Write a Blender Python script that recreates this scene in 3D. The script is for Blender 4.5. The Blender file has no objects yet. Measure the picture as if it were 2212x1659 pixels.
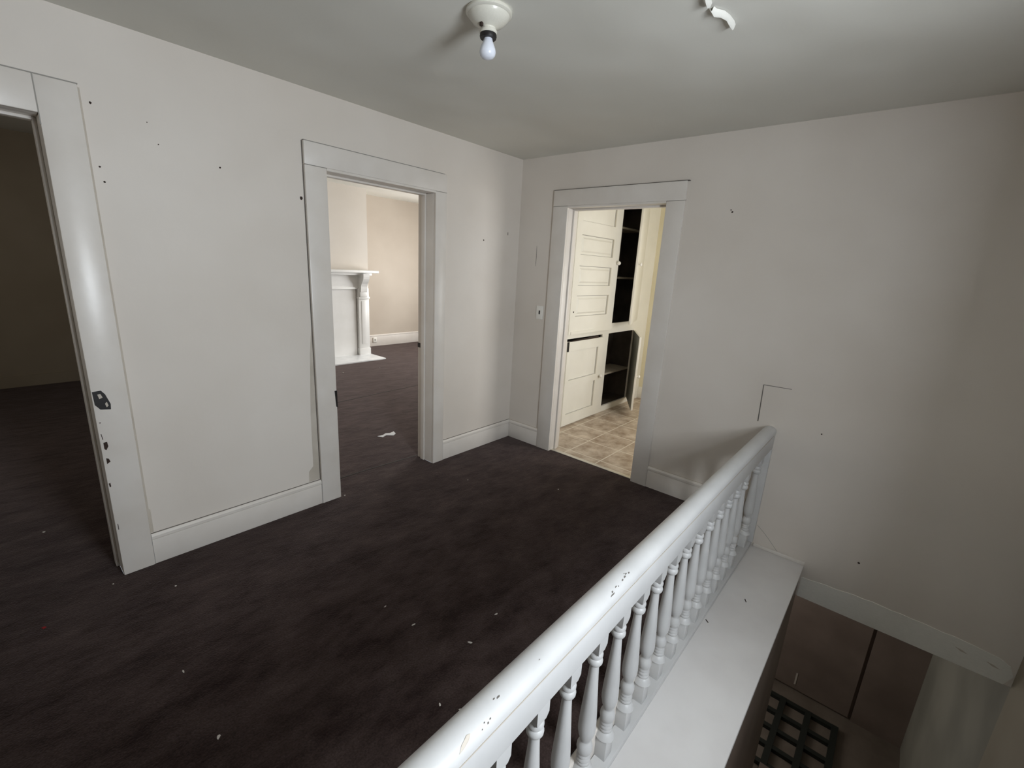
import bpy, bmesh, math, random
from mathutils import Vector, Matrix
random.seed(7)
S = bpy.context.scene
COL = S.collection

# ------------------------------------------------------------ camera, light, exposure
cam_d = bpy.data.cameras.new('camera')
cam = bpy.data.objects.new('camera', cam_d)
COL.objects.link(cam)
R = Matrix(((0.65484974, 0.15466567, -0.73976371),
            (-0.75381767, 0.20378600, -0.62468408),
            (0.05413630, 0.96672116, 0.25003893)))
cam.matrix_world = Matrix.Translation((-3.1147158, -2.64433981, 1.56297198)) @ R.to_4x4()
cam_d.sensor_fit = 'HORIZONTAL'
cam_d.sensor_width = 36.0
cam_d.lens = 36.0 * 978.2174 / 2212.0
cam_d.clip_start = 0.02
S.camera = cam

S.view_settings.view_transform = 'Standard'
S.view_settings.look = 'None'
S.view_settings.gamma = 1.0
S.view_settings.use_curve_mapping = False
S.view_settings.exposure = 0.15
S.cycles.use_denoising = True
S.cycles.max_bounces = 10
S.cycles.diffuse_bounces = 7

world = bpy.data.worlds.new('sky')
S.world = world
world.use_nodes = True
bgn = world.node_tree.nodes['Background']
bgn.inputs[0].default_value = (0.80, 0.88, 1.0, 1)
bgn.inputs[1].default_value = 0.8


def window_light(name, loc, direction, w, h, power, color):
    """soft area light at a window opening"""
    d = bpy.data.lights.new(name, 'AREA')
    d.shape = 'RECTANGLE'
    d.size = w
    d.size_y = h
    d.energy = power
    d.color = color
    o = bpy.data.objects.new(name, d)
    COL.objects.link(o)
    o.location = loc
    o.rotation_euler = Vector(direction).to_track_quat('-Z', 'Y').to_euler()
    return o


window_light('daylight_stair_window', (-2.36, -3.62, 1.58), (0, 1, 0), 0.55, 0.75, 53, (0.885, 0.945, 1.0))
window_light('daylight_bedroom_window', (3.30, 2.55, 1.35), (-1, 0, 0), 2.0, 1.5, 108, (1.0, 0.985, 0.96))
window_light('daylight_kitchen_window', (1.05, -2.38, 1.35), (0, 1, 0), 1.0, 1.2, 25, (1.0, 0.985, 0.95))
window_light('fill_lower_hall', (0.95, -1.02, -1.35), (0, -1, 0), 0.7, 1.0, 10.0, (1.0, 0.97, 0.92))  # added fill lamp to brighten the lower hall, no known window
window_light('fill_dark_bedroom', (-4.78, 1.7, 1.4), (1, 0, 0), 0.7, 1.2, 12.0, (1.0, 0.95, 0.86))  # invented source, added to lift the otherwise black left bedroom


# ------------------------------------------------------------ materials
def mat(name, rough=0.6, spec=0.5):
    m = bpy.data.materials.new(name)
    m.use_nodes = True
    nt = m.node_tree
    b = nt.nodes['Principled BSDF']
    b.inputs['Roughness'].default_value = rough
    b.inputs['Specular IOR Level'].default_value = spec
    return m, nt, b


def mottled(name, c1, c2, scale=2.0, detail=4, rough=0.6, spec=0.4, bump=0.0, bscale=60, contrast=(0.35, 0.65), big_bump=0.0, stretch=None):
    m, nt, b = mat(name, rough, spec)
    tc = nt.nodes.new('ShaderNodeTexCoord')
    src = tc.outputs['Object']
    if stretch:
        mp = nt.nodes.new('ShaderNodeMapping')
        mp.inputs['Scale'].default_value = stretch
        nt.links.new(src, mp.inputs['Vector'])
        src = mp.outputs['Vector']
    n = nt.nodes.new('ShaderNodeTexNoise')
    n.inputs['Scale'].default_value = scale
    n.inputs['Detail'].default_value = detail
    nt.links.new(src, n.inputs['Vector'])
    r = nt.nodes.new('ShaderNodeValToRGB')
    r.color_ramp.elements[0].position = contrast[0]
    r.color_ramp.elements[1].position = contrast[1]
    r.color_ramp.elements[0].color = (*c1, 1)
    r.color_ramp.elements[1].color = (*c2, 1)
    nt.links.new(n.outputs['Fac'], r.inputs['Fac'])
    nt.links.new(r.outputs['Color'], b.inputs['Base Color'])
    prev = None
    if big_bump:
        n3 = nt.nodes.new('ShaderNodeTexNoise')
        n3.inputs['Scale'].default_value = 2.2
        n3.inputs['Detail'].default_value = 1
        nt.links.new(tc.outputs['Object'], n3.inputs['Vector'])
        bb = nt.nodes.new('ShaderNodeBump')
        bb.inputs['Strength'].default_value = 1.0
        bb.inputs['Distance'].default_value = big_bump
        nt.links.new(n3.outputs['Fac'], bb.inputs['Height'])
        nt.links.new(bb.outputs['Normal'], b.inputs['Normal'])
        prev = bb
    if bump:
        n2 = nt.nodes.new('ShaderNodeTexNoise')
        n2.inputs['Scale'].default_value = bscale
        n2.inputs['Detail'].default_value = 4
        nt.links.new(src, n2.inputs['Vector'])
        bp = nt.nodes.new('ShaderNodeBump')
        bp.inputs['Strength'].default_value = 0.6
        bp.inputs['Distance'].default_value = bump
        nt.links.new(n2.outputs['Fac'], bp.inputs['Height'])
        if prev:
            nt.links.new(prev.outputs['Normal'], bp.inputs['Normal'])
        nt.links.new(bp.outputs['Normal'], b.inputs['Normal'])
    return m


def plain(name, c, rough=0.5, spec=0.5, metallic=0.0):
    m, nt, b = mat(name, rough, spec)
    n = nt.nodes.new('ShaderNodeTexNoise')
    n.inputs['Scale'].default_value = 30
    mx = nt.nodes.new('ShaderNodeMix')
    mx.data_type = 'RGBA'
    mx.inputs[6].default_value = (*[v * 0.92 for v in c], 1)
    mx.inputs[7].default_value = (*[min(1, v * 1.06) for v in c], 1)
    nt.links.new(n.outputs['Fac'], mx.inputs[0])
    nt.links.new(mx.outputs[2], b.inputs['Base Color'])
    b.inputs['Metallic'].default_value = metallic
    return m


M = {}
M['wall'] = mottled('painted_plaster_wall', (0.695, 0.64, 0.58), (0.755, 0.705, 0.65), 1.3, 3, 0.55, 0.35, 0.0012, 25, big_bump=0.006)
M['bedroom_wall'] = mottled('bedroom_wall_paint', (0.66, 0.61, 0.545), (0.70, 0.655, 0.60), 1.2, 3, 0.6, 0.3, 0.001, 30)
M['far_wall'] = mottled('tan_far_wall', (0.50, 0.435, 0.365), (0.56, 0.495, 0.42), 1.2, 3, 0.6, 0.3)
M['mantel'] = mottled('white_mantel_paint', (0.79, 0.79, 0.775), (0.83, 0.83, 0.82), 5, 3, 0.35, 0.5)
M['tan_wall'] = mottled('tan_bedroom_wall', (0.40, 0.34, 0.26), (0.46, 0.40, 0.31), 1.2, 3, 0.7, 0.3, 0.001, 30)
M['ceiling'] = mottled('ceiling_paint', (0.70, 0.69, 0.635), (0.77, 0.76, 0.705), 1.1, 2, 0.6, 0.3, 0.001, 30, big_bump=0.02)
M['trim'] = mottled('glossy_white_trim_paint', (0.71, 0.665, 0.615), (0.76, 0.72, 0.675), 5, 4, 0.32, 0.5, 0.0006, 35)
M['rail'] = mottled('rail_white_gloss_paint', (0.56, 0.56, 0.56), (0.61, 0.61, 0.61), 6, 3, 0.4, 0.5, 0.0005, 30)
M['ledge'] = mottled('ledge_white_paint', (0.73, 0.71, 0.70), (0.80, 0.785, 0.775), 3.5, 5, 0.5, 0.4, 0.0006, 30)
M['cream'] = mottled('cream_kitchen_paint', (0.75, 0.73, 0.655), (0.80, 0.78, 0.71), 3, 3, 0.4, 0.4, 0.0005, 25)
M['yellow_wall'] = mottled('yellow_kitchen_wall', (0.70, 0.64, 0.46), (0.76, 0.70, 0.52), 2, 3, 0.6, 0.3)
M['crack'] = plain('dark_crack', (0.16, 0.145, 0.13), 0.9, 0.1)
M['softcrack'] = plain('grey_joint', (0.36, 0.345, 0.32), 0.9, 0.1)
M['black'] = plain('black_iron', (0.012, 0.010, 0.010), 0.5, 0.4)
M['wood'] = plain('bare_dark_wood', (0.045, 0.030, 0.024), 0.8, 0.2)
M['stain'] = mottled('old_tan_paint', (0.50, 0.45, 0.385), (0.58, 0.53, 0.465), 6, 3, 0.7, 0.2)
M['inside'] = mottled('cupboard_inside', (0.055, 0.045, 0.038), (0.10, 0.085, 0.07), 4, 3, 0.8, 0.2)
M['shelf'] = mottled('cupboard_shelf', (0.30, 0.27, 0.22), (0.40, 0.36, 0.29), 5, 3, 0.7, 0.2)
M['shaded_doorback'] = mottled('shaded_cupboard_door_back', (0.24, 0.245, 0.21), (0.30, 0.30, 0.26), 4, 3, 0.6, 0.3)  # cream door's inner face, its shade painted in as a darker grey-green
M['brown'] = mottled('brown_paint', (0.18, 0.137, 0.112), (0.23, 0.178, 0.148), 3, 4, 0.45, 0.4, 0.0005, 30)
M['stairwall'] = mottled('tan_stair_wall', (0.27, 0.235, 0.175), (0.32, 0.28, 0.215), 2, 3, 0.6, 0.3)
M['greywall'] = mottled('grey_stair_wall', (0.20, 0.19, 0.155), (0.26, 0.245, 0.20), 2, 3, 0.6, 0.3)
M['lowfloor'] = mottled('lower_hall_floor', (0.15, 0.12, 0.095), (0.19, 0.155, 0.125), 5, 4, 0.5, 0.3)
M['iron'] = plain('dark_green_iron', (0.020, 0.023, 0.019), 0.5, 0.4)
M['porcelain'] = plain('old_porcelain', (0.72, 0.70, 0.62), 0.25, 0.5)
M['plastic'] = plain('cream_plastic', (0.86, 0.84, 0.79), 0.3, 0.5)
M['marble'] = mottled('pale_marble', (0.72, 0.74, 0.75), (0.84, 0.85, 0.86), 9, 6, 0.3, 0.4)
M['crumb'] = plain('plaster_crumb', (0.50, 0.47, 0.43), 0.9, 0.1)
M['flake'] = plain('paint_flake', (0.80, 0.79, 0.74), 0.6, 0.2)
M['red'] = plain('faded_red', (0.22, 0.018, 0.02), 0.7, 0.2)
M['paper'] = plain('white_paper', (0.80, 0.82, 0.84), 0.7, 0.2)
M['metal'] = plain('worn_aluminium', (0.70, 0.67, 0.60), 0.4, 0.5, 0.6)

# frosted bulb
m, nt, b = mat('frosted_bulb', 0.25, 0.5)
b.inputs['Base Color'].default_value = (0.80, 0.83, 0.92, 1)
b.inputs['Subsurface Weight'].default_value = 0.4
b.inputs['Subsurface Radius'].default_value = (0.02, 0.02, 0.02)
M['bulb'] = m

# carpet
m, nt, b = mat('dark_brown_carpet', 0.95, 0.05)
tc = nt.nodes.new('ShaderNodeTexCoord')
n1 = nt.nodes.new('ShaderNodeTexNoise'); n1.inputs['Scale'].default_value = 5.5; n1.inputs['Detail'].default_value = 10; n1.inputs['Roughness'].default_value = 0.7
mp = nt.nodes.new('ShaderNodeMapping'); mp.inputs['Scale'].default_value = (0.7, 1.3, 1.0); mp.inputs['Rotation'].default_value = (0, 0, 0.35)
nt.links.new(tc.outputs['Object'], mp.inputs['Vector']); nt.links.new(mp.outputs['Vector'], n1.inputs['Vector'])
r = nt.nodes.new('ShaderNodeValToRGB')
r.color_ramp.elements[0].position = 0.36; r.color_ramp.elements[0].color = (0.0165, 0.0095, 0.0082, 1)
r.color_ramp.elements[1].position = 0.68; r.color_ramp.elements[1].color = (0.052, 0.0365, 0.0330, 1)
nt.links.new(n1.outputs['Fac'], r.inputs['Fac'])
n2 = nt.nodes.new('ShaderNodeTexNoise'); n2.inputs['Scale'].default_value = 140; n2.inputs['Detail'].default_value = 3
nt.links.new(tc.outputs['Object'], n2.inputs['Vector'])
mx = nt.nodes.new('ShaderNodeMix'); mx.data_type = 'RGBA'; mx.blend_type = 'OVERLAY'; mx.inputs[0].default_value = 0.75
nt.links.new(r.outputs['Color'], mx.inputs[6]); nt.links.new(n2.outputs['Fac'], mx.inputs[7])
nt.links.new(mx.outputs[2], b.inputs['Base Color'])
add = nt.nodes.new('ShaderNodeMath'); add.operation = 'MULTIPLY_ADD'; add.inputs[1].default_value = 1.6
n3 = nt.nodes.new('ShaderNodeTexNoise'); n3.inputs['Scale'].default_value = 14; n3.inputs['Detail'].default_value = 5
nt.links.new(mp.outputs['Vector'], n3.inputs['Vector'])
nt.links.new(n3.outputs['Fac'], add.inputs[0]); nt.links.new(n2.outputs['Fac'], add.inputs[2])
bp = nt.nodes.new('ShaderNodeBump'); bp.inputs['Strength'].default_value = 0.7; bp.inputs['Distance'].default_value = 0.004
nt.links.new(add.outputs[0], bp.inputs['Height']); nt.links.new(bp.outputs['Normal'], b.inputs['Normal'])
b.inputs['Sheen Weight'].default_value = 0.34
b.inputs['Sheen Roughness'].default_value = 0.4
b.inputs['Sheen Tint'].default_value = (0.75, 0.62, 0.60, 1)
M['carpet'] = m

# stone look floor tiles, grout lines 0.33 m apart along the room axes
m, nt, b = mat('beige_stone_tiles', 0.4, 0.4)
tc = nt.nodes.new('ShaderNodeTexCoord')
mp = nt.nodes.new('ShaderNodeMapping'); mp.inputs['Location'].default_value = (-0.145, 0.295, 0)
br = nt.nodes.new('ShaderNodeTexBrick')
br.offset = 0.0; br.squash = 1.0
br.inputs['Scale'].default_value = 1.0
br.inputs['Brick Width'].default_value = 0.328
br.inputs['Row Height'].default_value = 0.315
br.inputs['Mortar Size'].default_value = 0.006
br.inputs['Mortar Smooth'].default_value = 0.2
br.inputs['Mortar'].default_value = (0.66, 0.60, 0.50, 1)
nz = nt.nodes.new('ShaderNodeTexNoise'); nz.inputs['Scale'].default_value = 7; nz.inputs['Detail'].default_value = 7; nz.inputs['Roughness'].default_value = 0.65
rr = nt.nodes.new('ShaderNodeValToRGB')
rr.color_ramp.elements[0].position = 0.33; rr.color_ramp.elements[0].color = (0.30, 0.22, 0.155, 1)
rr.color_ramp.elements[1].position = 0.68; rr.color_ramp.elements[1].color = (0.62, 0.53, 0.43, 1)
nt.links.new(tc.outputs['Object'], mp.inputs['Vector']); nt.links.new(mp.outputs['Vector'], br.inputs['Vector'])
nt.links.new(tc.outputs['Object'], nz.inputs['Vector']); nt.links.new(nz.outputs['Fac'], rr.inputs['Fac'])
nt.links.new(rr.outputs['Color'], br.inputs['Color1']); nt.links.new(rr.outputs['Color'], br.inputs['Color2'])
nt.links.new(br.outputs['Color'], b.inputs['Base Color'])
M['tile'] = m


# ------------------------------------------------------------ mesh helpers
class MB:
    def __init__(s):
        s.bm = bmesh.new()

    def box(s, x0, x1, y0, y1, z0, z1, bevel=0.0, rot=None):
        x0, x1 = sorted((x0, x1)); y0, y1 = sorted((y0, y1)); z0, z1 = sorted((z0, z1))
        vs = [s.bm.verts.new(c) for c in ((x0, y0, z0), (x1, y0, z0), (x1, y1, z0), (x0, y1, z0), (x0, y0, z1), (x1, y0, z1), (x1, y1, z1), (x0, y1, z1))]
        fs = [s.bm.faces.new([vs[i] for i in f]) for f in ((3, 2, 1, 0), (4, 5, 6, 7), (0, 1, 5, 4), (1, 2, 6, 5), (2, 3, 7, 6), (3, 0, 4, 7))]
        if bevel:
            es = list({e for f in fs for e in f.edges})
            bmesh.ops.bevel(s.bm, geom=es, offset=bevel, segments=2, profile=0.5, affect='EDGES')
        return s

    def prism(s, pts, axis, a, b):
        """pts: 2D outline in the two other axes (cyclic order), extruded along axis from a to b"""
        def mk(p, t):
            return {'x': (t, p[0], p[1]), 'y': (p[0], t, p[1]), 'z': (p[0], p[1], t)}[axis]
        A = [s.bm.verts.new(mk(p, a)) for p in pts]
        B = [s.bm.verts.new(mk(p, b)) for p in pts]
        n = len(pts)
        s.bm.faces.new(A); s.bm.faces.new(B[::-1])
        for i in range(n):
            s.bm.faces.new((A[i], B[i], B[(i + 1) % n], A[(i + 1) % n]))
        return s

    def lathe(s, prof, cx, cy, seg=28):
        """prof: list of (radius, z)"""
        rings = []
        for r_, z in prof:
            if r_ < 1e-6:
                rings.append([s.bm.verts.new((cx, cy, z))])
            else:
                rings.append([s.bm.verts.new((cx + r_ * math.cos(2 * math.pi * k / seg), cy + r_ * math.sin(2 * math.pi * k / seg), z)) for k in range(seg)])
        for a, b_ in zip(rings, rings[1:]):
            for k in range(seg):
                k2 = (k + 1) % seg
                q = []
                for v in ((a[k] if len(a) > 1 else a[0]), (a[k2] if len(a) > 1 else a[0]), (b_[k2] if len(b_) > 1 else b_[0]), (b_[k] if len(b_) > 1 else b_[0])):
                    if v not in q:
                        q.append(v)
                if len(q) > 2:
                    s.bm.faces.new(q)
        for rg in (rings[0], rings[-1]):
            if len(rg) > 1:
                s.bm.faces.new(rg)
        return s

    def build(s, name, material, parent=None, smooth=False, kind=None, origin=None):
        bmesh.ops.recalc_face_normals(s.bm, faces=s.bm.faces[:])
        off = Vector((0, 0, 0))
        if parent is not None:
            off = wloc(parent)
        elif origin is not None:
            off = Vector(origin)
        me = bpy.data.meshes.new(name)
        s.bm.to_mesh(me); s.bm.free()
        me.transform(Matrix.Translation(-off))
        me.materials.append(M[material] if isinstance(material, str) else material)
        if smooth:
            for p in me.polygons:
                p.use_smooth = True
            me.set_sharp_from_angle(angle=math.radians(40))
        o = bpy.data.objects.new(name, me)
        COL.objects.link(o)
        if parent is not None:
            o.parent = parent
        else:
            o.location = off
        if kind:
            o['kind'] = kind
        return o


def wloc(o):
    v = Vector(o.location)
    while o.parent:
        o = o.parent
        v += Vector(o.location)
    return v


def tag(o, label, cat, group=None):
    o['label'] = label
    o['category'] = cat
    if group:
        o['group'] = group
    return o


def empty(name, loc):
    o = bpy.data.objects.new(name, None)
    o.empty_display_size = 0.1
    COL.objects.link(o)
    o.location = loc
    return o


def box(name, dims, material, parent=None, bevel=0.0, kind=None):
    return MB().box(*dims, bevel=bevel).build(name, material, parent, kind=kind, smooth=bevel > 0)


ZC = 2.423          # ceiling height
ZB = 2.62           # bedroom ceiling height
ZO = 2.03           # door opening height
ZH = 2.162          # top of head casings
SX0 = -4.6          # back end of the hall
YS = -3.43          # outer stair wall

# ------------------------------------------------------------ shell
# floors
w = MB()
w.box(SX0, 0.0, -2.10, 0.0, -0.05, 0.0)
w.box(SX0, -2.90, YS, -2.10, -0.05, 0.0)
w.box(-1.725, -0.936, 0.0, 0.17, -0.05, 0.0)
w.box(-3.651, -2.862, 0.0, 0.17, -0.05, 0.0)
w.box(-0.0, 0.02, -1.287, -0.496, -0.05, 0.0)
hall_floor = w.build('floor_hall', 'carpet', kind='structure')
w = MB(); w.box(SX0, 3.2, 0.17, 4.7, -0.05, 0.0)
bed_floor = w.build('floor_bedroom', 'carpet', kind='structure')
w = MB(); w.box(0.02, 2.35, -2.35, -0.20, -0.05, -0.001)
w.build('floor_kitchen', 'tile', kind='structure')
w = MB(); w.box(0.0, 1.9, YS, -1.1, -2.65, -2.6)
w.build('floor_lower_hall', 'lowfloor', kind='structure')
# the carpet seams in the bedroom
for pts in ([(-1.66, 0.235), (-1.35, 0.225), (-0.90, 0.19)], [(-1.0, 1.91), (-0.6, 1.93), (0.0, 1.965), (0.62, 1.985)]):
    bmx = MB()
    for (xa, ya), (xb, yb) in zip(pts, pts[1:]):
        bmx.prism([(xa, ya - .006), (xb, yb - .006), (xb, yb + .006), (xa, ya + .006)], 'z', -0.002, 0.0015)
    bmx.build('carpet_seam', 'black', bed_floor)

# ceiling
w = MB(); w.box(SX0, 0.0, YS, 0.17, ZC, ZC + 0.1)
ceil_o = w.build('ceiling_hall', 'ceiling', kind='structure')
w = MB(); w.box(SX0 - .12, 3.32, 0.13, 4.8, ZB, ZB + 0.1)
w.build('ceiling_bedroom', 'ceiling', kind='structure')
w = MB(); w.box(0.0, 2.45, -2.45, 0.0, ZC, ZC + 0.1)
w.build('ceiling_kitchen', 'cream', kind='structure')
w = MB(); w.box(0.13, 2.0, YS, -1.0, -0.36, -0.30)
w.build('ceiling_lower_hall', 'cream', kind='structure')

# left wall with two door openings
w = MB()
for a, b_, z0 in ((SX0, -3.669, 0), (-3.669, -2.844, ZO + .018), (-2.844, -1.7435, 0), (-1.7435, -0.9185, ZO + .018), (-0.9185, 0.0, 0)):
    w.box(a, b_, 0.0, 0.17, z0, ZB)
wall_l = w.build('wall_left', 'wall', kind='structure')
# right wall with the kitchen doorway and the lower edge over the stairs
w = MB()
for a, b_, z0 in ((-0.478, 0.0, -0.05), (-1.305, -0.478, ZO + .018), (-2.12, -1.305, -0.05), (-2.484, -2.12, -0.36), (YS, -2.484, -0.36)):
    w.box(0.0, 0.13, a, b_, z0, ZC)
wall_r = w.build('wall_right', 'wall', kind='structure')
# back wall
w = MB(); w.box(SX0 - 0.12, SX0, YS, 1.3, -0.05, ZB); w.box(SX0 - 0.12, SX0, 2.1, 4.7, -0.05, ZB)
w.box(SX0 - 0.12, SX0, 1.3, 2.1, -0.05, 0.75); w.box(SX0 - 0.12, SX0, 1.3, 2.1, 2.05, ZB)
w.build('wall_back', 'stairwall', kind='structure')
# outer stair wall with its window opening
wx0, wx1, wz0, wz1 = -2.80, -1.92, 1.0, 2.15
w = MB()
w.box(SX0, wx0, YS - 0.15, YS, -2.65, ZC); w.box(wx1, 0.0, YS - 0.15, YS, -2.65, ZC)
w.box(wx0, wx1, YS - 0.15, YS, -2.65, wz0); w.box(wx0, wx1, YS - 0.15, YS, wz1, ZC)
w.build('wall_stair', 'stairwall', kind='structure')
w = MB(); w.box(0.0, 1.9, YS - 0.15, YS, -2.65, -0.30)
w.build('wall_lower_side', 'greywall', kind='structure')
w = MB(); w.box(0.0, .55, -1.15, -1.08, -2.65, -0.30); w.box(1.35, 1.95, -1.15, -1.08, -2.65, -0.30); w.box(.55, 1.35, -1.15, -1.08, -2.65, -1.9); w.box(.55, 1.35, -1.15, -1.08, -.8, -0.30)
w.build('wall_lower_far', 'greywall', kind='structure')
w = MB(); w.box(-2.9, 0.0, -2.476, -2.40, -2.65, -0.16); w.box(-0.04, 0.0, -2.40, -1.08, -2.65, -0.16)
w.build('wall_under_ledge', 'brown', kind='structure')
# bedrooms
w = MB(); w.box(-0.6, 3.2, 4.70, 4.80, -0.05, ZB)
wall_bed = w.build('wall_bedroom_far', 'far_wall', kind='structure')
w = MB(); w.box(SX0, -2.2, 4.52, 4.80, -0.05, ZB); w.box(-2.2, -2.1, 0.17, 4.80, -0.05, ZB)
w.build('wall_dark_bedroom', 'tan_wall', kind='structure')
w = MB(); w.box(-2.10, -2.04, 0.17, 4.80, -0.05, ZB); w.box(-2.04, -0.62, 4.70, 4.80, -0.05, ZB)
w.build('wall_bedroom_left', 'bedroom_wall', kind='structure')
w = MB(); w.box(-0.62, 1.08, 4.09, 4.70, -0.05, ZB)
breast = w.build('wall_chimney_breast', 'bedroom_wall', kind='structure')
bx0, bx1, bz0, bz1 = 1.5, 3.6, 0.6, 2.1
w = MB()
w.box(3.2, 3.32, 0.0, bx0, -0.05, ZB); w.box(3.2, 3.32, bx1, 4.8, -0.05, ZB)
w.box(3.2, 3.32, bx0, bx1, -0.05, bz0); w.box(3.2, 3.32, bx0, bx1, bz1, ZB)
w.build('wall_bedroom_right', 'bedroom_wall', kind='structure')
w = MB(); w.box(0.13, 3.2, 0.13, 0.17, -0.05, ZB)
w.build('wall_bedroom_near', 'bedroom_wall', kind='structure')
# kitchen
w = MB(); w.box(2.32, 2.42, -2.35, 0.13, -0.05, ZC)
w.build('wall_kitchen_far', 'yellow_wall', kind='structure')
w = MB(); w.box(0.13, 2.42, 0.09, 0.13, -0.05, ZC); w.box(0.13, 0.50, -0.21, 0.09, -0.05, ZC); w.box(2.02, 2.32, -0.21, 0.09, -0.05, ZC)
w.box(0.50, 2.02, -0.205, 0.09, 2.36, ZC)
w.build('wall_kitchen_left', 'cream', kind='structure')
kx0, kx1, kz0, kz1 = 0.55, 1.55, 0.75, 1.95
w = MB()
w.box(0.13, kx0, -2.45, -2.35, -0.05, ZC); w.box(kx1, 2.42, -2.45, -2.35, -0.05, ZC)
w.box(kx0, kx1, -2.45, -2.35, -0.05, kz0); w.box(kx0, kx1, -2.45, -2.35, kz1, ZC)
w.build('wall_kitchen_near', 'cream', kind='structure')
# lower hall far wall: brown boards and door leaf with a deep joint
w = MB(); w.box(1.90, 2.0, YS - 0.1, -1.0, -2.65, -0.30); w.box(1.875, 1.90, -3.43, -3.045, -2.6, -0.36)
w.build('wall_lower_brown', 'brown', kind='structure')
door4 = empty('door_4', (1.90, -2.6, -2.6)); door4['kind'] = 'structure'
MB().box(1.872, 1.90, -3.020, -2.18, -2.58, -0.42, bevel=0.003).build('door_leaf', 'brown', door4)
MB().box(1.868, 1.8718, -2.56, -2.545, -2.52, -2.38).build('pale_streak', 'stain', door4)  # small pale upright streak low on the door leaf
# stairs (below the frame)
w = MB()
n = 13
for i in range(n):
    x0 = -2.9 + i * 0.292
    if i < n - 1:
        w.box(x0, x0 + 0.315, YS, -2.484, -0.2 * (i + 1) - 0.05, -0.2 * (i + 1))
    w.box(x0 - 0.02, x0, YS, -2.484, -0.2 * (i + 1) - 0.05, -0.2 * i - 0.005)
w.build('floor_stair_treads', 'brown', kind='structure')


# windows that let the daylight in, and two openings added for fill lamps
def window(name, axis, c, a0, a1, z0, z1):
    o = empty(name, (0, 0, 0)); o['kind'] = 'structure'
    fr = MB()
    def bx(p0, p1, q0, q1, d0, d1):
        if axis == 'y':
            fr.box(p0, p1, c + d0, c + d1, q0, q1)
        else:
            fr.box(c + d0, c + d1, p0, p1, q0, q1)
    t = 0.045
    bx(a0, a0 + t, z0, z1, -.03, .03); bx(a1 - t, a1, z0, z1, -.03, .03)
    bx(a0, a1, z0, z0 + t, -.03, .03); bx(a0, a1, z1 - t, z1, -.03, .03)
    zm = (z0 + z1) / 2
    bx(a0, a1, zm - .02, zm + .02, -.025, .025)
    fr.build('window_frame', 'trim', o)


window('window_1', 'y', YS - 0.03, wx0, wx1, wz0, wz1)
window('window_2', 'x', 3.23, bx0, bx1, bz0, bz1)
window('window_added_bedroom', 'x', SX0 - 0.03, 1.3, 2.1, .75, 2.05)  # unseen opening added for the left bedroom's fill lamp
window('window_added_lower_hall', 'y', -1.11, 0.55, 1.35, -1.9, -0.8)  # made-up opening in front of the lower hall's fill lamp
window('window_3', 'y', -2.38, kx0, kx1, kz0, kz1)


# ------------------------------------------------------------ door frames
CT = 0.022   # casing thickness


def lathe_knob(parent, cx, cy, cz, direction, mname, r_=0.018, name='knob'):
    b = MB()
    prof = [(0.0, 0.0), (0.008, 0.0), (0.007, 0.012), (0.010, 0.016), (r_, 0.024), (r_, 0.032), (r_ * .7, 0.040), (0.0, 0.042)]
    b.lathe(prof, 0, 0, 20)
    rot = Vector((0, 0, 1)).rotation_difference(Vector(direction)).to_matrix().to_4x4()
    bmesh.ops.transform(b.bm, matrix=Matrix.Translation((cx, cy, cz)) @ rot, verts=b.bm.verts[:])
    return b.build(name, mname, parent, smooth=True)


def y_frame(name, xl_out, xl_in, xr_in, xr_out, depth, head_over):
    """door frame in the left wall (wall face y=0, wall runs to y=depth)"""
    o = empty(name, ((xl_in + xr_in) / 2, 0, 0)); o['kind'] = 'structure'
    jt = 0.018
    zs = ZO if head_over else ZH
    bv = 0.004
    MB().box(xl_out, xl_in, -CT, 0, 0.0, zs + .012 if head_over else ZH, bevel=bv).build('side_casing', 'trim', o, smooth=True)
    MB().box(xr_in, xr_out, -CT, 0, 0.0, zs + .012 if head_over else ZH, bevel=bv).build('side_casing', 'trim', o, smooth=True)
    if head_over:
        MB().box(xl_out, xr_out, -CT - .001, 0, ZO + 0.013, ZH, bevel=bv).build('head_casing', 'trim', o, smooth=True)
        MB().box(xl_in, xr_in, -CT, 0, ZO, ZO + 0.013).build('head_strip', 'trim', o)
        cr = MB().box(xl_out + .002, xl_in - .002, -CT - .0008, -CT + .001, ZO + .0118, ZO + .0142)
        cr.box(xr_in + .002, xr_out - .002, -CT - .0008, -CT + .001, ZO + .0118, ZO + .0142)
        cr.build('joint_line', 'softcrack', o)
    else:
        MB().box(xl_in, xr_in, -CT, 0, ZO, ZH, bevel=bv).build('head_casing', 'trim', o, smooth=True)
        cr = MB().box(xr_in - .0015, xr_in + .002, -CT - .0008, -CT + .001, ZO - .04, ZH)
        cr.build('joint_line', 'softcrack', o)
    # jambs with stops
    MB().box(xl_in - jt, xl_in, -.001, depth + .004, 0, ZO, bevel=.003).build('jamb', 'trim', o, smooth=True)
    MB().box(xr_in, xr_in + jt, -.001, depth + .004, 0, ZO, bevel=.003).build('jamb', 'trim', o, smooth=True)
    MB().box(xl_in, xr_in, -.001, depth + .004, ZO, ZO + jt, bevel=.003).build('head_jamb', 'trim', o, smooth=True)
    st = MB()
    st.box(xl_in, xl_in + .012, .085, .13, 0, ZO, bevel=.002)
    st.box(xr_in - .012, xr_in, .085, .13, 0, ZO, bevel=.002)
    st.box(xl_in + .012, xr_in - .012, .085, .13, ZO - .012, ZO, bevel=.002)
    st.build('door_stop', 'trim', o, smooth=True)
    return o


d1 = y_frame('door_1', -3.775, -3.651, -2.862, -2.738, 0.17, False)
d2 = y_frame('door_2', -1.8515, -1.7255, -0.9365, -0.8355, 0.17, True)

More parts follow.
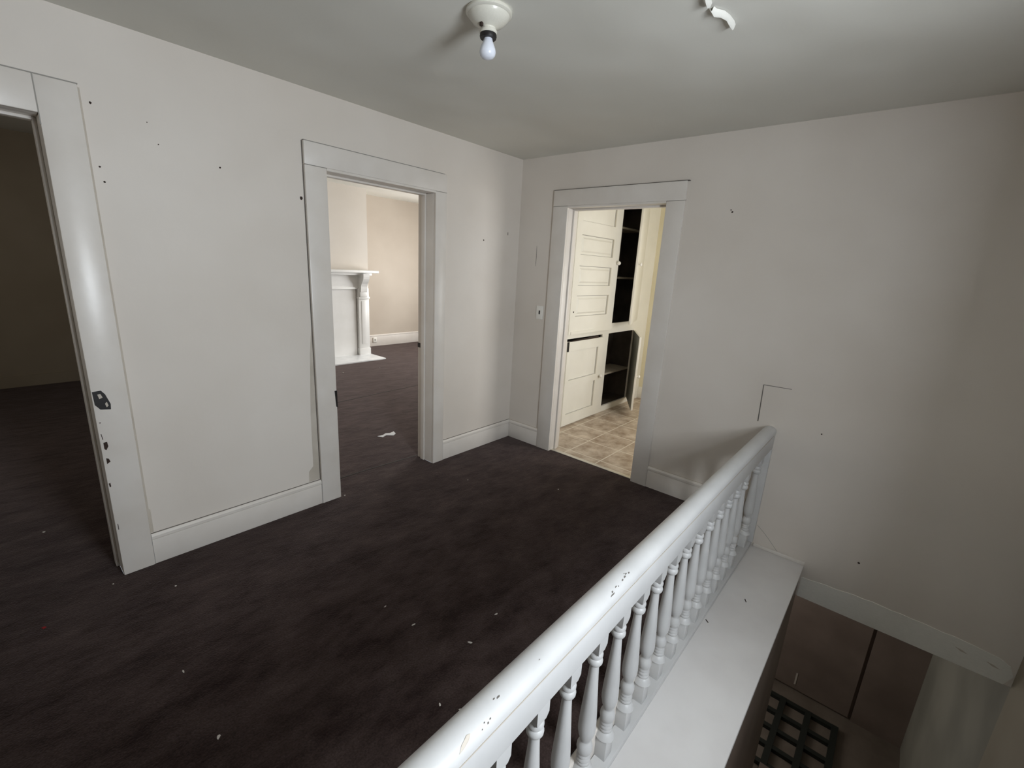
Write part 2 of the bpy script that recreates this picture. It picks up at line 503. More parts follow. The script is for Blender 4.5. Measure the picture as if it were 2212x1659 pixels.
# outline cracks of the frames against the wall
b = MB()
b.prism([(-2.738, 2.155), (-2.730, 2.155), (-2.728, .30), (-2.722, .295), (-2.722, .17), (-2.738, .17)], 'y', -.0012, 0)
b.build('exposed_edge', 'stain', d1)
b = MB(); b.box(-2.94, -2.737, -CT - .0015, -.0005, ZH - .001, ZH + .0025)
b.build('top_gap', 'softcrack', d1)
b = MB(); b.box(-1.8555, -1.8515, -.0015, 0, .16, ZH)
b.build('side_gap', 'crack', d2)
b = MB(); b.box(-1.8515, -0.86, -CT - .0015, -.0005, ZH - .0005, ZH + .0025)
b.build('top_gap', 'softcrack', d2)
# old paint showing beside the second frame
b = MB(); b.prism([(-1.8555, 1.15), (-1.8555, .17), (-1.925, .17), (-1.922, .24), (-1.893, .27), (-1.890, .62), (-1.872, 1.0)], 'y', -.0008, 0)
b.build('old_paint_patch', 'stain', wall_l)
# mortise hole and chipped paint on the first frame
b = MB(); b.prism([(-2.858, .932), (-2.828, .934), (-2.816, .915), (-2.803, .868), (-2.805, .843), (-2.840, .848), (-2.856, .872)], 'y', -CT - .0012, -CT + .001)
lockh = b.build('lock_mortise', 'black', d1)
b = MB(); b.prism([(-2.842, .918), (-2.832, .920), (-2.826, .902), (-2.838, .897)], 'y', -CT - .0022, -CT - .001); b.prism([(-2.822, .872), (-2.815, .880), (-2.811, .862), (-2.818, .855)], 'y', -CT - .0022, -CT - .001)
b.build('worn_metal', 'stain', lockh)
for pts in ([(-2.851, .692), (-2.838, .694), (-2.836, .672), (-2.845, .655), (-2.851, .662)], [(-2.851, .617), (-2.842, .612), (-2.838, .597), (-2.851, .588)], [(-2.854, .788), (-2.847, .790), (-2.849, .784)], [(-2.8545, .735), (-2.852, .734), (-2.849, .708), (-2.8515, .706)], [(-2.858, .492), (-2.852, .494), (-2.851, .476), (-2.856, .472)], [(-2.8535, .28), (-2.851, .28), (-2.851, .25), (-2.8535, .25)]):
    MB().prism(pts, 'y', -CT - .0009, -CT + .001).build('paint_chip', 'wood', d1)
# strike plates on the second frame
MB().prism([(-1.740, .745), (-1.7235, .745), (-1.7235, .634), (-1.733, .640)], 'y', -CT - .0015, -CT + .02).build('strike_plate', 'black', d2)
MB().box(-0.9415, -0.9362, .132, .172, .92, .955).build('latch_plate', 'black', d2)

# kitchen door frame in the right wall (wall face x=0)
d3 = empty('door_3', (0, -0.89, 0)); d3['kind'] = 'structure'
ya, yb, yc, yd = -0.358, -0.496, -1.287, -1.412
MB().box(-CT, 0, yb, ya, 0, ZO + .012, bevel=.004).build('side_casing', 'trim', d3, smooth=True)
MB().box(-CT, 0, yd, yc, 0, ZO + .012, bevel=.004).build('side_casing', 'trim', d3, smooth=True)
MB().box(-CT - .001, 0, yd, ya, ZO + .013, ZH, bevel=.004).build('head_casing', 'trim', d3, smooth=True)
MB().box(-CT, 0, yc, yb, ZO, ZO + .013).build('head_strip', 'trim', d3)
MB().box(-.001, .134, yb, yb + .018, 0, ZO, bevel=.003).build('jamb', 'trim', d3, smooth=True)
MB().box(-.001, .134, yc - .018, yc, 0, ZO, bevel=.003).build('jamb', 'trim', d3, smooth=True)
MB().box(-.001, .134, yc, yb, ZO, ZO + .018, bevel=.003).build('head_jamb', 'trim', d3, smooth=True)
b = MB(); b.box(.06, .10, yb - .013, yb, 0, ZO, bevel=.002); b.box(.06, .10, yc, yc + .013, 0, ZO, bevel=.002); b.box(.06, .10, yc + .013, yb - .013, ZO - .013, ZO, bevel=.002)
b.build('door_stop', 'trim', d3, smooth=True)
MB().box(.012, .05, yc, yb, 0.0, .006, bevel=.002).build('threshold', 'metal', d3, smooth=True)
b = MB(); b.box(-.0015, 0, ya, ya + .004, .17, ZH)
b.build('side_gap', 'crack', d3)
b = MB(); b.box(-CT - .0015, -.0005, yd - .012, ya, ZH - .0005, ZH + .0025)
b.build('top_gap', 'crack', d3)
b = MB(); b.box(-CT - .0008, -CT + .001, yb + .002, ya - .002, ZO + .0118, ZO + .0142); b.box(-CT - .0008, -CT + .001, yd - .01, yc - .002, ZO + .0118, ZO + .0142)
b.build('joint_line', 'softcrack', d3)


# ------------------------------------------------------------ baseboards
def baseboard_y(name, x0, x1, y=0.0, h=.165, gap=True):
    o = MB().box(x0, x1, y - .016, y, 0, h - .03, bevel=.002).build(name, 'trim', kind='structure', smooth=True, origin=((x0 + x1) / 2, y, 0))
    c = MB().prism([(y, h), (y - .010, h), (y - .018, h - .012), (y - .018, h - .026), (y - .012, h - .030), (y, h - .030)], 'x', x0, x1)
    c.build('cap_moulding', 'trim', o)
    if gap:
        MB().box(x0, x1, y - .006, y - .0005, h - .0005, h + .0016).build('top_gap', 'crack', o)
        e = MB(); e.box(x0 - .0005, x0 + .0018, y - .0195, y - .001, .002, h); e.box(x1 - .0018, x1 + .0005, y - .0195, y - .001, .002, h)
        e.build('end_gap', 'softcrack', o)
    return o


def baseboard_x(name, y0, y1, x=0.0, h=.165):
    o = MB().box(x - .016, x, y0, y1, 0, h - .03, bevel=.002).build(name, 'trim', kind='structure', smooth=True, origin=(x, (y0 + y1) / 2, 0))
    c = MB().prism([(x, h), (x - .010, h), (x - .018, h - .012), (x - .018, h - .026), (x - .012, h - .030), (x, h - .030)], 'y', y0, y1)
    c.build('cap_moulding', 'trim', o)
    MB().box(x - .007, x - .0005, y0, y1, h - .0005, h + .0022).build('top_gap', 'stain', o)
    return o


baseboard_y('baseboard_left', -2.738, -1.8515)
baseboard_y('baseboard_left_far', -0.8355, 0.0)
baseboard_x('baseboard_right', -0.358, -0.018)
baseboard_x('baseboard_right_far', -2.09, -1.412)
baseboard_y('baseboard_bedroom', 1.08, 3.2, y=4.70, h=.21, gap=False)
MB().box(2.302, 2.32, -2.35, -.21, 0, .15, bevel=.003).build('baseboard_kitchen', 'cream', kind='structure', smooth=True)
MB().box(SX0, -2.2, 4.505, 4.52, 0, .12).build('baseboard_dark_bedroom', 'tan_wall', kind='structure')

# ------------------------------------------------------------ wall marks
def nail_hole(p, axis, r_=.004, stretch=1.0):
    b = MB()
    pts = [(r_ * math.cos(t * math.pi / 4) * random.uniform(.8, 1.2), r_ * stretch * math.sin(t * math.pi / 4) * random.uniform(.8, 1.2)) for t in range(8)]
    if axis == 'y':
        b.prism([(p[0] + q[0], p[1] + q[1]) for q in pts], 'y', -.0012, .0002)
        return b.build('nail_hole', 'wood', wall_l)
    b.prism([(p[0] + q[0], p[1] + q[1]) for q in pts], 'x', -.0012, .0002)
    return b.build('nail_hole', 'wood', wall_r)


for x, z, r_ in ((-2.704, 2.109, .005), (-2.706, 1.872, .004), (-2.698, 1.815, .004), (-2.494, 2.001, .0025), (-2.258, 1.95, .004), (-1.870, 1.867, .009), (-2.525, 2.082, .002), (-.43, 1.755, .006)):
    nail_hole((x, z), 'y', r_)
nail_hole((-.146, 1.828), 'y', .003, 5)
for y, z, r_ in ((-1.71, 1.963, .006), (-2.414, .711, .004), (-2.731, .004, .006), (-1.70, 1.975, .004)):
    nail_hole((y, z), 'x', r_)
nail_hole((-.203, 1.66), 'x', .0012, 60)
# outline of a filled panel above the rail
b = MB()
b.prism([(-2.0675, .939), (-2.0630, .939), (-2.0695, .70), (-2.0755, .70)], 'x', -.0012, .0002)
b.prism([(-2.066, .940), (-2.066, .936), (-2.218, .9395), (-2.218, .9425)], 'x', -.0012, .0002)
b.build('panel_outline', 'crack', wall_r)
b = MB()
cr = [(-2.19, .012), (-2.232, -.022), (-2.262, -.05), (-2.293, -.082), (-2.33, -.12)]
for (y0, z0), (y1, z1) in zip(cr, cr[1:]):
    b.prism([(y0, z0), (y1, z1), (y1, z1 - .003), (y0, z0 - .003)], 'x', -.001, .0002)
b.build('plaster_crack', 'softcrack', wall_r)
# ragged unpainted strip along the lower edge of the right wall
pts = [(-2.484, -.36), (-2.484, -.228)]
y = -2.484
i = 0
tops = [-.225, -.222, -.216, -.213, -.214, -.208, -.203, -.205, -.200, -.203, -.206, -.203, -.207, -.205, -.208, -.212, -.209, -.213, -.216, -.222, -.226, -.25]
for i, t in enumerate(tops):
    pts.append((-2.49 - i * .0435, t))
pts.append((-3.425, -.30)); pts.append((-3.40, -.36))
MB().prism(pts, 'x', -.004, .0003).build('ragged_plaster_strip', 'flake', wall_r)
for y0, z0 in ((-3.20, -.262), (-3.32, -.272)):
    MB().prism([(y0, z0), (y0 - .03, z0 - .004), (y0 - .055, z0 - .016), (y0 - .025, z0 - .014)], 'x', -.0048, -.0035).build('scrape_mark', 'stain', wall_r)

# ------------------------------------------------------------ stairwell edge
MB().box(-2.9, 0.0, -2.484, -2.10, -.16, -.14, bevel=.006).build('trim_1', 'ledge', kind='structure', smooth=True)      # wide painted ledge beside the stairs
MB().box(-2.9, 0.0, -2.12, -2.10, -.14, -.004, bevel=.003).build('trim_2', 'trim', kind='structure', smooth=True)       # edge board under the carpet
MB().box(-.014, 0.0, -2.484, -2.19, -.14, -.118, bevel=.004).build('trim_3', 'trim', kind='structure', smooth=True)     # quarter round at the wall

# ------------------------------------------------------------ balustrade
XR0 = -2.95
bal_root = empty('balustrade', (-1.47, -2.14, -.14))
tag(bal_root, 'white painted stair balustrade with rounded handrail and turned balusters beside the stairwell', 'railing')
YC = -2.14
# base shoe
MB().box(XR0, -.001, -2.178, -2.121, -.14, -.112, bevel=.004).build('base_rail', 'rail', bal_root, smooth=True)
# handrail profile (y, z), swept along x
prof = []
YR = -2.1525     # rail axis
hw, zt, zsp = .0375, .695, .658
for k in range(0, 19):
    t = math.pi * k / 18
    prof.append((YR + hw * math.cos(t), zsp + (zt - zsp) * (math.sin(t) ** .8 if math.sin(t) > 0 else 0)))
prof += [(YR - hw + .010, .653), (YR - hw + .012, .650), (YR - hw + .012, .61), (YR + hw - .006, .61), (YR + hw - .006, .648), (YR + hw - .004, .652)]
hr = MB()
xs = [XR0, -.06, -.03, -.012, -.004, 0.0]
sc = [1, 1, .985, .94, .86, .74]
rings = []
for x, s_ in zip(xs, sc):
    rings.append([hr.bm.verts.new((x, YR + (p[0] - YR) * s_, .645 + (p[1] - .645) * s_)) for p in prof])
for A, B in zip(rings, rings[1:]):
    for k in range(len(prof)):
        k2 = (k + 1) % len(prof)
        hr.bm.faces.new((A[k], A[k2], B[k2], B[k]))
hr.bm.faces.new(rings[0]); hr.bm.faces.new(rings[-1])
hrail = hr.build('handrail', 'rail', bal_root, smooth=True)
MB().box(XR0, -.002, -2.1835, -2.1225, .548, .646, bevel=.003).build('under_rail', 'rail', bal_root, smooth=True)
MB().box(XR0, -.06, -2.1870, -2.15, .6465, .6490).build('joint_line', 'stain', hrail)


def scuff(pts, z, mname, name):
    """a small chip lying on the curved top of the handrail"""
    b = MB()
    vs = []
    for x, dy in pts:
        dy *= .62
        t = max(-.99, min(.99, dy / hw))
        s_ = math.sqrt(1 - t * t) ** .8
        vs.append(b.bm.verts.new((x, YR + dy, zsp + (zt - zsp) * s_ + .0012)))
    b.bm.faces.new(vs)
    r_ = bmesh.ops.extrude_face_region(b.bm, geom=b.bm.faces[:])
    bmesh.ops.translate(b.bm, vec=(0, 0, -.0025), verts=[v for v in r_['geom'] if isinstance(v, bmesh.types.BMVert)])
    return b.build(name, mname, hrail)


for x, dy, L, W in [(q[0], q[1], q[2] * .8, q[3] * .7) for q in ((-2.075, -.047, .030, .004), (-2.070, -.040, .010, .007), (-2.045, -.036, .013, .004), (-2.035, -.041, .006, .004), (-2.005, -.036, .012, .006), (-1.988, -.033, .014, .008), (-1.975, -.028, .012, .005), (-1.962, -.033, .010, .007), (-1.980, -.022, .006, .003),
                   (-2.535, -.021, .012, .005), (-2.545, -.016, .007, .003), (-2.575, -.046, .006, .003), (-2.583, -.049, .006, .004), (-2.590, -.043, .005, .002), (-2.60, -.05, .004, .002), (-2.40, -.028, .006, .002))]:
    scuff([(x - L / 2, dy - W * .4), (x + L * .3, dy - W / 2), (x + L / 2, dy + W * .3), (x - L * .2, dy + W / 2)], 0, 'crack', 'scuff_mark')
scuff([(-2.662, -.052), (-2.648, -.050), (-2.634, -.046), (-2.626, -.038), (-2.634, -.034), (-2.644, -.040), (-2.652, -.043)], 0, 'stain', 'paint_chip')


def baluster_mesh():
    b = MB()
    q = .0255
    # foot block with arched top, z -.112 .. 0
    b.box(-q, q, -.022, .022, -.114, -.018, bevel=.002)
    b.lathe([(.0345, -.024), (.030, -.012), (.022, -.001), (.019, .001)], 0, 0, 24)
    # turned vase
    b.lathe([(.019, -.002), (.0225, .002), (.0235, .008), (.0215, .013), (.0195, .015), (.0230, .018), (.0235, .024), (.0205, .029), (.0195, .031), (.0225, .034), (.0225, .038), (.0200, .042),
             (.0200, .044), (.0245, .052), (.0262, .063), (.0252, .075), (.0215, .086), (.0175, .092), (.0170, .096), (.0190, .103), (.0240, .115), (.0275, .132), (.0285, .150), (.0278, .175), (.0255, .215), (.0222, .262),
             (.0190, .310), (.0160, .355), (.0143, .388), (.0140, .396), (.0200, .400), (.0232, .406), (.0240, .414), (.0215, .421), (.0185, .424), (.0185, .428), (.0225, .431), (.0230, .438), (.0205, .446), (.0180, .449)], 0, 0, 24)
    # top block with chamfered lower end
    vs = []
    for z, s_ in ((.448, .019), (.468, q), (.546, q)):
        vs.append([b.bm.verts.new((sx * s_, sy * min(s_, .022), z)) for sx, sy in ((-1, -1), (1, -1), (1, 1), (-1, 1))])
    for A, B in zip(vs, vs[1:]):
        for k in range(4):
            b.bm.faces.new((A[k], A[(k + 1) % 4], B[(k + 1) % 4], B[k]))
    b.bm.faces.new(vs[0]); b.bm.faces.new(vs[-1])
    bmesh.ops.recalc_face_normals(b.bm, faces=b.bm.faces[:])
    me = bpy.data.meshes.new('baluster')
    b.bm.to_mesh(me); b.bm.free()
    me.materials.append(M['rail'])
    for p in me.polygons:
        p.use_smooth = True
    me.set_sharp_from_angle(angle=math.radians(40))
    return me


bm_ = baluster_mesh()
bxs = [-.402 - .1497 * k for k in range(17)]
proto = bpy.data.objects.new('baluster', bm_)
COL.objects.link(proto)
proto.parent = bal_root
proto.location = Vector((-.105, YC, 0)) - Vector(bal_root.location)
for x in bxs:
    o = proto.copy()
    COL.objects.link(o)
    o.parent = bal_root
    o.location = Vector((x, YC, 0)) - Vector(bal_root.location)
# flat half baluster against the wall
b = MB(); b.box(-.030, -.001, -2.185, -2.105, -.112, .545, bevel=.006)
b.build('wall_post', 'rail', bal_root, smooth=True)
b = MB(); b.box(XR0 - .05, XR0 + .05, -2.19, -2.09, -.14, .78, bevel=.006)
b.build('newel_post', 'rail', bal_root, smooth=True)

# ------------------------------------------------------------ ceiling light
FX, FY = -1.795, -1.33
lamp = empty('ceiling_light', (FX, FY, ZC))
tag(lamp, 'white porcelain ceiling lampholder with one bare bulb', 'light fixture')
MB().lathe([(.0, ZC), (.078, ZC), (.081, ZC - .004), (.081, ZC - .010), (.076, ZC - .014), (.073, ZC - .015), (.072, ZC - .018), (.066, ZC - .028), (.052, ZC - .040), (.034, ZC - .048), (.026, ZC - .052), (.024, ZC - .060), (.0, ZC - .060)], FX, FY, 40).build('canopy', 'porcelain', lamp, smooth=True)
MB().lathe([(.016, ZC - .058), (.029, ZC - .058), (.031, ZC - .062), (.031, ZC - .068), (.028, ZC - .071), (.016, ZC - .071)], FX, FY, 32).build('collar', 'porcelain', lamp, smooth=True)
MB().lathe([(.014, ZC - .070), (.029, ZC - .070), (.030, ZC - .078), (.028, ZC - .084), (.016, ZC - .084)], FX, FY, 32).build('socket', 'black', lamp, smooth=True)
MB().box(FX - .040, FX - .030, FY - .006, FY + .006, ZC - .058, ZC - .046, bevel=.002).build('screw', 'wood', lamp)
MB().lathe([(.013, ZC - .072), (.0150, ZC - .084), (.0175, ZC - .093), (.0235, ZC - .106), (.0278, ZC - .117), (.0290, ZC - .126), (.0265, ZC - .136), (.020, ZC - .143), (.010, ZC - .147), (0, ZC - .148)], FX, FY, 32).build('bulb', 'bulb', lamp, smooth=True)


# peeling paint on the ceiling
def flake(name, path, wd, drop, label):
    b = MB()
    n = len(path)
    rows = []
    for i, (x, y) in enumerate(path):
        j = min(i, n - 2)
        d = Vector((path[j + 1][0] - path[j][0], path[j + 1][1] - path[j][1])).normalized()
        nrm = Vector((-d.y, d.x))
        ww = wd[i]
        rows.append([b.bm.verts.new((x + nrm.x * ww * a, y + nrm.y * ww * a, ZC - .0005 - drop[i] * dz)) for a, dz in ((-1, .15), (-.5, .9), (0, 1.1), (.6, .7), (1, .1))])
    for A, B in zip(rows, rows[1:]):
        for k in range(4):
            b.bm.faces.new((A[k], A[k + 1], B[k + 1], B[k]))
    r_ = bmesh.ops.extrude_face_region(b.bm, geom=b.bm.faces[:])
    bmesh.ops.translate(b.bm, vec=(0, 0, .002), verts=[v for v in r_['geom'] if isinstance(v, bmesh.types.BMVert)])
    o = b.build(name, 'flake', smooth=True, origin=(path[0][0], path[0][1], ZC))
    tag(o, label, 'paint flake', 'paint flakes hanging from the ceiling')


flake('paint_flake', [(-1.395, -1.958), (-1.372, -1.961), (-1.350, -1.976), (-1.315, -1.984), (-1.275, -1.985), (-1.245, -1.984)], [.007, .011, .011, .009, .010, .007], [.012, .018, .016, .014, .018, .016], 'larger long white flake of paint peeling off the ceiling')
flake('paint_flake', [(-1.50, -1.972), (-1.47, -1.966), (-1.44, -1.962), (-1.42, -1.960)], [.009, .011, .010, .007], [.012, .018, .020, .012], 'smaller white flake of paint peeling at the top edge of the ceiling')

# ------------------------------------------------------------ light switch
sw = empty('light_switch', (0, -.280, 1.20))
tag(sw, 'cream switch plate with dark toggle slot beside the kitchen doorway', 'light switch')
MB().box(-.007, 0, -.316, -.244, 1.142, 1.256, bevel=.003).build('cover_plate', 'plastic', sw, smooth=True)
MB().box(-.0085, -.005, -.287, -.273, 1.184, 1.216, bevel=.001).build('toggle', 'black', sw)
# bedroom outlet
ou = empty('wall_outlet', (1.55, 4.68, .12))
tag(ou, 'small outlet on the bedroom baseboard right of the fireplace', 'outlet')
MB().box(1.515, 1.59, 4.666, 4.684, .075, .165, bevel=.003).build('cover_plate', 'plastic', ou, smooth=True)
MB().box(1.54, 1.565, 4.662, 4.667, .105, .135, bevel=.001).build('socket_face', 'softcrack', ou)

# ------------------------------------------------------------ fireplace mantel
mt = empty('fireplace_mantel', (.235, 4.05, 0))
tag(mt, 'white painted fireplace mantel with bracketed shelf and closed front seen through the middle doorway', 'mantel')
CX = .235
MB().box(CX - .90, CX + .90, 3.86, 4.09, 1.345, 1.385, bevel=.008).build('mantel_shelf', 'mantel', mt, smooth=True)
MB().box(CX - .83, CX + .83, 3.95, 4.09, 1.305, 1.345, bevel=.006).build('bed_moulding', 'mantel', mt, smooth=True)
MB().box(CX - .80, CX + .80, 4.035, 4.09, 1.10, 1.305, bevel=.002).build('frieze', 'mantel', mt, smooth=True)
MB().box(CX - .59, CX + .59, 4.055, 4.085, 0.02, 1.10).build('fireboard', 'mantel', mt)
MB().box(CX - .60, CX + .60, 4.02, 4.09, 1.085, 1.115, bevel=.004).build('picture_moulding', 'mantel', mt, smooth=True)
for s_ in (-1, 1):
    xa, xb = sorted((CX + s_ * .615, CX + s_ * .80))
    pil = MB().box(xa, xb, 4.01, 4.09, .02, 1.10, bevel=.003).build('pilaster', 'mantel', mt, smooth=True)
    MB().box(xa + .045, xb - .045, 4.003, 4.012, .20, .90, bevel=.004).build('raised_panel', 'mantel', pil, smooth=True)
    MB().box(xa - .008, xb + .008, 3.998, 4.09, .02, .13, bevel=.003).build('plinth', 'mantel', pil, smooth=True)
    MB().box(xa - .006, xb + .006, 3.992, 4.09, .93, .965, bevel=.004).build('capital', 'mantel', pil, smooth=True)
    # scrolled bracket, profile in (y, z)
    pr = [(4.05, 1.335), (3.885, 1.335), (3.885, 1.285), (3.892, 1.25), (3.915, 1.21), (3.945, 1.17), (3.962, 1.13), (3.965, 1.09), (3.972, 1.05), (3.985, 1.035), (4.00, 1.045), (4.01, 1.06), (4.05, 1.06)]
    MB().prism(pr, 'x', xa + .02, xb - .055 if s_ > 0 else xb - .02).build('bracket', 'mantel', mt)
    MB().box(xa + .012, xb - .045 if s_ > 0 else xb - .012, 3.98, 4.05, .965, 1.07, bevel=.004).build('bracket_block', 'mantel', mt, smooth=True)
MB().box(CX - .86, CX + .82, 3.585, 4.09, 0.0, .022, bevel=.004).build('hearth_slab', 'marble', mt, smooth=True)

# ------------------------------------------------------------ pantry cupboard
YF = -.21
cab = empty('pantry_cupboard', (1.25, YF, 0))
tag(cab, 'tall cream built-in cupboard with panelled doors and open dark shelves seen through the kitchen doorway', 'cupboard')
# face frame and carcass
b = MB()
for x0, x1, z0, z1 in ((.50, .56, 0, 2.36), (1.24, 1.375, 0, 2.36), (1.985, 2.02, 0, 2.36), (.56, 1.24, .91, 1.02), (1.375, 1.985, .91, 1.02), (.56, 1.24, 0, .065), (1.375, 1.985, 0, .065), (.56, 1.24, 2.28, 2.36), (1.375, 1.985, 2.28, 2.36)):
    b.box(x0, x1, YF, YF + .022, z0, z1)
b.build('face_frame', 'cream', cab)
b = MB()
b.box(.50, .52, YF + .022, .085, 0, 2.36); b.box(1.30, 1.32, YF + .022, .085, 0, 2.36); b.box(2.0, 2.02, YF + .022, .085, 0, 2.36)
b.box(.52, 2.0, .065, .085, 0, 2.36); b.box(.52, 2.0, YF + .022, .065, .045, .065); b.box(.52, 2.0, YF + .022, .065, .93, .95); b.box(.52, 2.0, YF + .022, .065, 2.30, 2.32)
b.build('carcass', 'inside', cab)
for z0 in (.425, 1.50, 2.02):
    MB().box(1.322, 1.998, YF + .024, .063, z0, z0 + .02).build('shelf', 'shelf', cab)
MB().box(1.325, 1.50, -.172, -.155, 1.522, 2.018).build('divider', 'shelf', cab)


def panel_door(name, x0, x1, z0, z1, panels, t=.026):
    """closed panelled door on the face of the cupboard; panels: (x0, x1, z0, z1, raised)"""
    b = MB()
    xs_ = sorted({x0, x1, panels[0][0], panels[0][1]})
    y0, y1 = YF - t, YF
    # stiles, rails and the sunk panels
    b.box(x0, panels[0][0], y0, y1, z0, z1); b.box(panels[0][1], x1, y0, y1, z0, z1)
    zs_ = [z0] + [v for p in sorted(panels, key=lambda p: p[2]) for v in (p[2], p[3])] + [z1]
    for k in range(0, len(zs_), 2):
        if zs_[k + 1] - zs_[k] > .001:
            b.box(panels[0][0], panels[0][1], y0, y1, zs_[k], zs_[k + 1])
    o = b.build(name, 'cream', cab)
    for p in panels:
        q = MB()
        q.box(p[0], p[1], y0 + .016, y1, p[2], p[3])
        if p[4]:
            m_ = .045
            v0 = [(p[0] + m_ * .6, p[2] + m_ * .5), (p[1] - m_ * .6, p[2] + m_ * .5), (p[1] - m_ * .6, p[3] - m_ * .5), (p[0] + m_ * .6, p[3] - m_ * .5)]
            v1 = [(p[0] + m_, p[2] + m_ * .85), (p[1] - m_, p[2] + m_ * .85), (p[1] - m_, p[3] - m_ * .85), (p[0] + m_, p[3] - m_ * .85)]
            A = [q.bm.verts.new((a, y0 + .016, c)) for a, c in v0]
            B = [q.bm.verts.new((a, y0 + .004, c)) for a, c in v1]
            for k in range(4):
                q.bm.faces.new((A[k], A[(k + 1) % 4], B[(k + 1) % 4], B[k]))
            q.bm.faces.new(B)
        pn = q.build('door_panel', 'cream', o)
        g = MB(); g.box(p[1] - .007, p[1], y0 + .0145, y0 + .017, p[2], p[3]); g.box(p[0], p[1] - .007, y0 + .0145, y0 + .017, p[3] - .005, p[3])
        g.box(p[0], p[1] - .007, y0 + .0145, y0 + .017, p[2], p[2] + .004)
        g.build('grimy_groove', 'softcrack', o)
    return o


ud = panel_door('cupboard_door', .535, 1.372, .955, 2.275, [(.625, 1.235, 2.01, 2.20, False), (.625, 1.235, 1.71, 1.89, True), (.625, 1.235, 1.425, 1.61, True), (.625, 1.235, 1.13, 1.33, True)])
lathe_knob(ud, 1.335, YF - .026, 1.66, (0, -1, 0), 'plastic', .020)
ld = panel_door('cupboard_door', .545, 1.235, .02, .885, [(.605, 1.13, .49, .79, False), (.605, 1.13, .13, .42, False)])
lathe_knob(ld, 1.20, YF - .026, .46, (0, -1, 0), 'plastic', .020)
MB().prism([(.60, .886), (1.12, .886), (1.12, .908), (.60, .890)], 'y', YF - .0235, YF - .010).build('dark_gap', 'wood', ld)
b = MB(); b.box(.540, .565, YF - .030, YF - .020, .79, .885, bevel=.002)
b.build('iron_latch', 'black', ld)
MB().box(.57, 1.01, YF - .033, YF - .0255, .958, .985).build('lip', 'cream', ud)
MB().prism([(.583, 1.168), (.598, 1.168), (.598, 1.182), (.583, 1.182)], 'y', YF - .0272, YF - .02).build('nail_hole', 'wood', ud)


def swung_door(z0, z1, deg, knob_z):
    hx, wd, t = 1.985, .605, .022
    a = math.radians(deg)
    b = MB().box(-wd, 0, -t, 0, z0, z1, bevel=.003)
    rot = Matrix.Translation((hx, YF, 0)) @ Matrix.Rotation(a, 4, 'Z')
    bmesh.ops.transform(b.bm, matrix=rot, verts=b.bm.verts[:])
    o = b.build('cupboard_door', 'cream', cab, smooth=True)
    bb = MB().box(-wd + .002, -.002, 0, .0012, z0 + .002, z1 - .002)
    bmesh.ops.transform(bb.bm, matrix=rot, verts=bb.bm.verts[:])
    bb.build('shaded_door_back', 'shaded_doorback', o)
    p = rot @ Vector((-wd + .045, -t, knob_z))
    d = rot.to_3x3() @ Vector((0, -1, 0))
    lathe_knob(o, p.x, p.y, p.z, d, 'plastic', .020)
    # two butt hinges on the fixed side
    for hz in (z0 + .12, z1 - .14):
        h_ = MB().box(-.012, .006, -.004, .006, hz, hz + .05)
        bmesh.ops.transform(h_.bm, matrix=rot, verts=h_.bm.verts[:])
        h_.build('hinge', 'metal', o)
    return o


swung_door(1.03, 2.27, 19.5, 1.66)
swung_door(.075, .905, 32.0, .46)

# ------------------------------------------------------------ lower hall floor grate
gr = empty('floor_grate', (1.2, -2.5, -2.6))
tag(gr, 'dark iron lattice grate on the floor at the foot of the stairs', 'grate')
b = MB()
for x in (1.64, 1.425, 1.215, 1.005, .79, .60):
    b.box(x - .022, x + .022, -2.96, -2.06, -2.598, -2.560)
for y in (-2.94, -2.72, -2.50, -2.28, -2.08):
    b.box(.58, 1.66, y - .026, y + .026, -2.6, -2.556)
b.build('lattice', 'iron', gr)

# ------------------------------------------------------------ litter on the carpet
def crumb(x, y, s_, label, mname='crumb', name='plaster_crumb', cat='plaster crumb', z=0.0, long=1.5, group='plaster crumbs on the carpet'):
    b = MB()
    bmesh.ops.create_icosphere(b.bm, subdivisions=1, radius=s_ * .75)
    a = random.uniform(0, 3.1)
    for v in b.bm.verts:
        v.co *= random.uniform(.75, 1.2)
        v.co.x *= long
        v.co.z *= .5
    zmin = min(v.co.z for v in b.bm.verts)
    bmesh.ops.transform(b.bm, matrix=Matrix.Translation((x, y, z - zmin - .001)) @ Matrix.Rotation(a, 4, 'Z'), verts=b.bm.verts[:])
    o = b.build(name, mname, origin=(x, y, z))
    tag(o, label, cat, group)
    return o


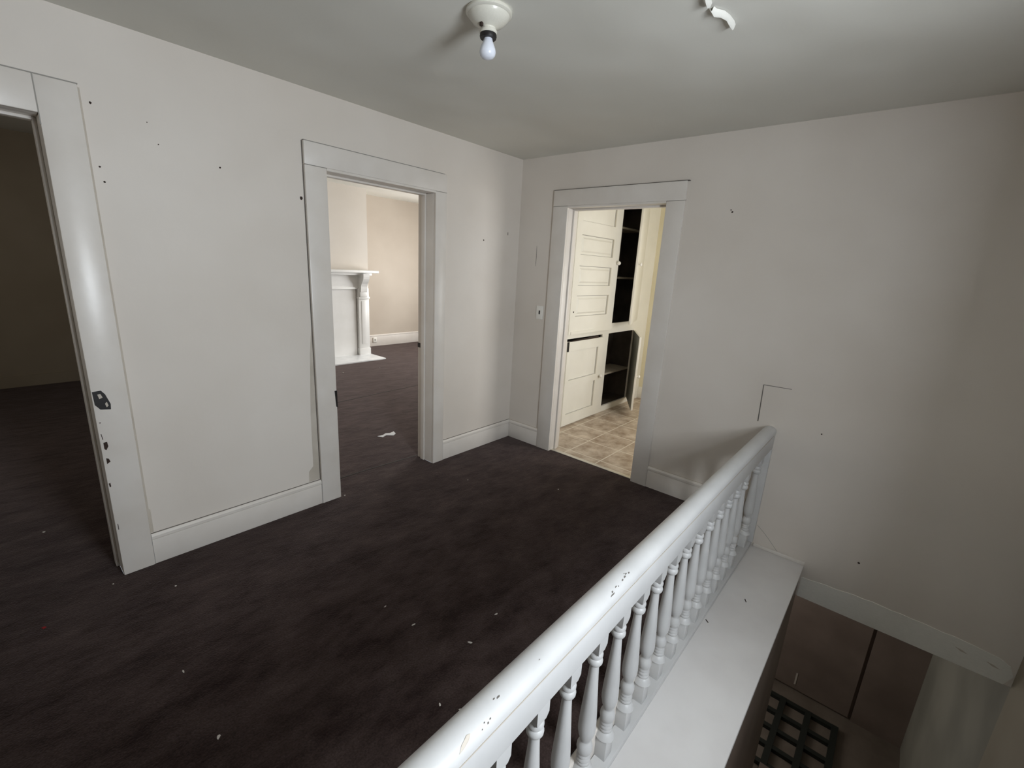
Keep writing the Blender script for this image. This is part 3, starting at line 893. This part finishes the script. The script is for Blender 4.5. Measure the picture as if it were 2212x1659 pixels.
for x, y, s_, long, label in (
    (-2.821, -1.209, .0075, 1.7, 'largest pale plaster crumb, alone on the carpet at the bottom of the picture'),
    (-2.715, -.276, .0065, 1.2, 'pale crumb on the carpet just below the left doorway casing corner'),
    (-3.084, .711, .010, 1.2, 'pale crumb on the carpet inside the dark left doorway'),
    (-2.827, -.841, .0045, 2.6, 'thin grey sliver on the carpet above the largest crumb'),
    (-2.910, -.06, .0045, 1.5, 'tiny crumb on the carpet at the left doorway sill'),
    (-2.078, -1.274, .006, 2.6, 'thin white sliver in the middle of the hall carpet'),
    (-1.971, -1.524, .006, 2.8, 'white sliver on the carpet right of centre near the handrail'),
    (-2.243, -1.649, .0055, 2.4, 'left one of the two white slivers lying close together by the handrail'),
    (-2.204, -1.718, .005, 2.6, 'right one of the two white slivers lying close together by the handrail'),
    (-1.774, -1.493, .006, 2.2, 'white sliver on the carpet against the middle of the handrail'),
    (-2.100, -1.091, .004, 2.6, 'faint thread-like sliver on the mid carpet, left of the brighter slivers'),
    (-1.700, -.02, .007, 1.4, 'grey crumb on the sill of the middle doorway at its left casing'),
    (-.50, 3.38, .011, 1.4, 'crumb on the bedroom carpet nearest the hearth front edge on the left'),
    (.05, 3.13, .013, 1.5, 'pair-like white crumb on the bedroom carpet in front of the hearth'),
    (.62, 3.10, .011, 1.2, 'white crumb on the bedroom carpet right of the others before the hearth'),
    (-.93, .16, .007, 1.5, 'small crumb on the carpet at the right jamb of the middle doorway'),
    (-.93, -.42, .005, 1.4, 'tiny crumb on the hall carpet in front of the middle doorway right casing'),
    (-.55, -.98, .006, 1.4, 'tiny crumb on the hall carpet between the middle doorway and the kitchen doorway'),
):
    crumb(x, y, s_, label, long=long)
crumb(-3.153, -.2, .010, 'small faded red scrap on the carpet at the left edge', 'red', 'red_scrap', 'scrap', long=1.2, group=None)
# torn paper in the bedroom doorway
b = MB()
pp = [(-.85 + (a + .85) * .62, .74 + (c - .74) * .62) for a, c in [(-.99, .775), (-.95, .70), (-.87, .735), (-.79, .66), (-.73, .70), (-.70, .79), (-.78, .765), (-.84, .80), (-.90, .765)]]
b.prism(pp, 'z', .001, .005)
tag(b.build('paper_scrap', 'paper', origin=(-.85, .735, 0)), 'torn white paper scrap on the bedroom carpet inside the middle doorway', 'paper')
# splinters on the ledge
for x, y, L, a, label in ((-.62, -2.30, .035, .5, 'dark splinter in the middle of the white stair ledge'), (-.93, -2.195, .03, .9, 'dark splinter lying on the ledge close to the baluster feet')):
    b = MB().box(-L * .35, L * .35, -.0022, .0022, 0, .003, bevel=.001)
    bmesh.ops.transform(b.bm, matrix=Matrix.Translation((x, y, -.140)) @ Matrix.Rotation(a, 4, 'Z'), verts=b.bm.verts[:])
    tag(b.build('wood_splinter', 'wood', origin=(x, y, -.14)), label, 'splinter', 'splinters on the stair ledge')
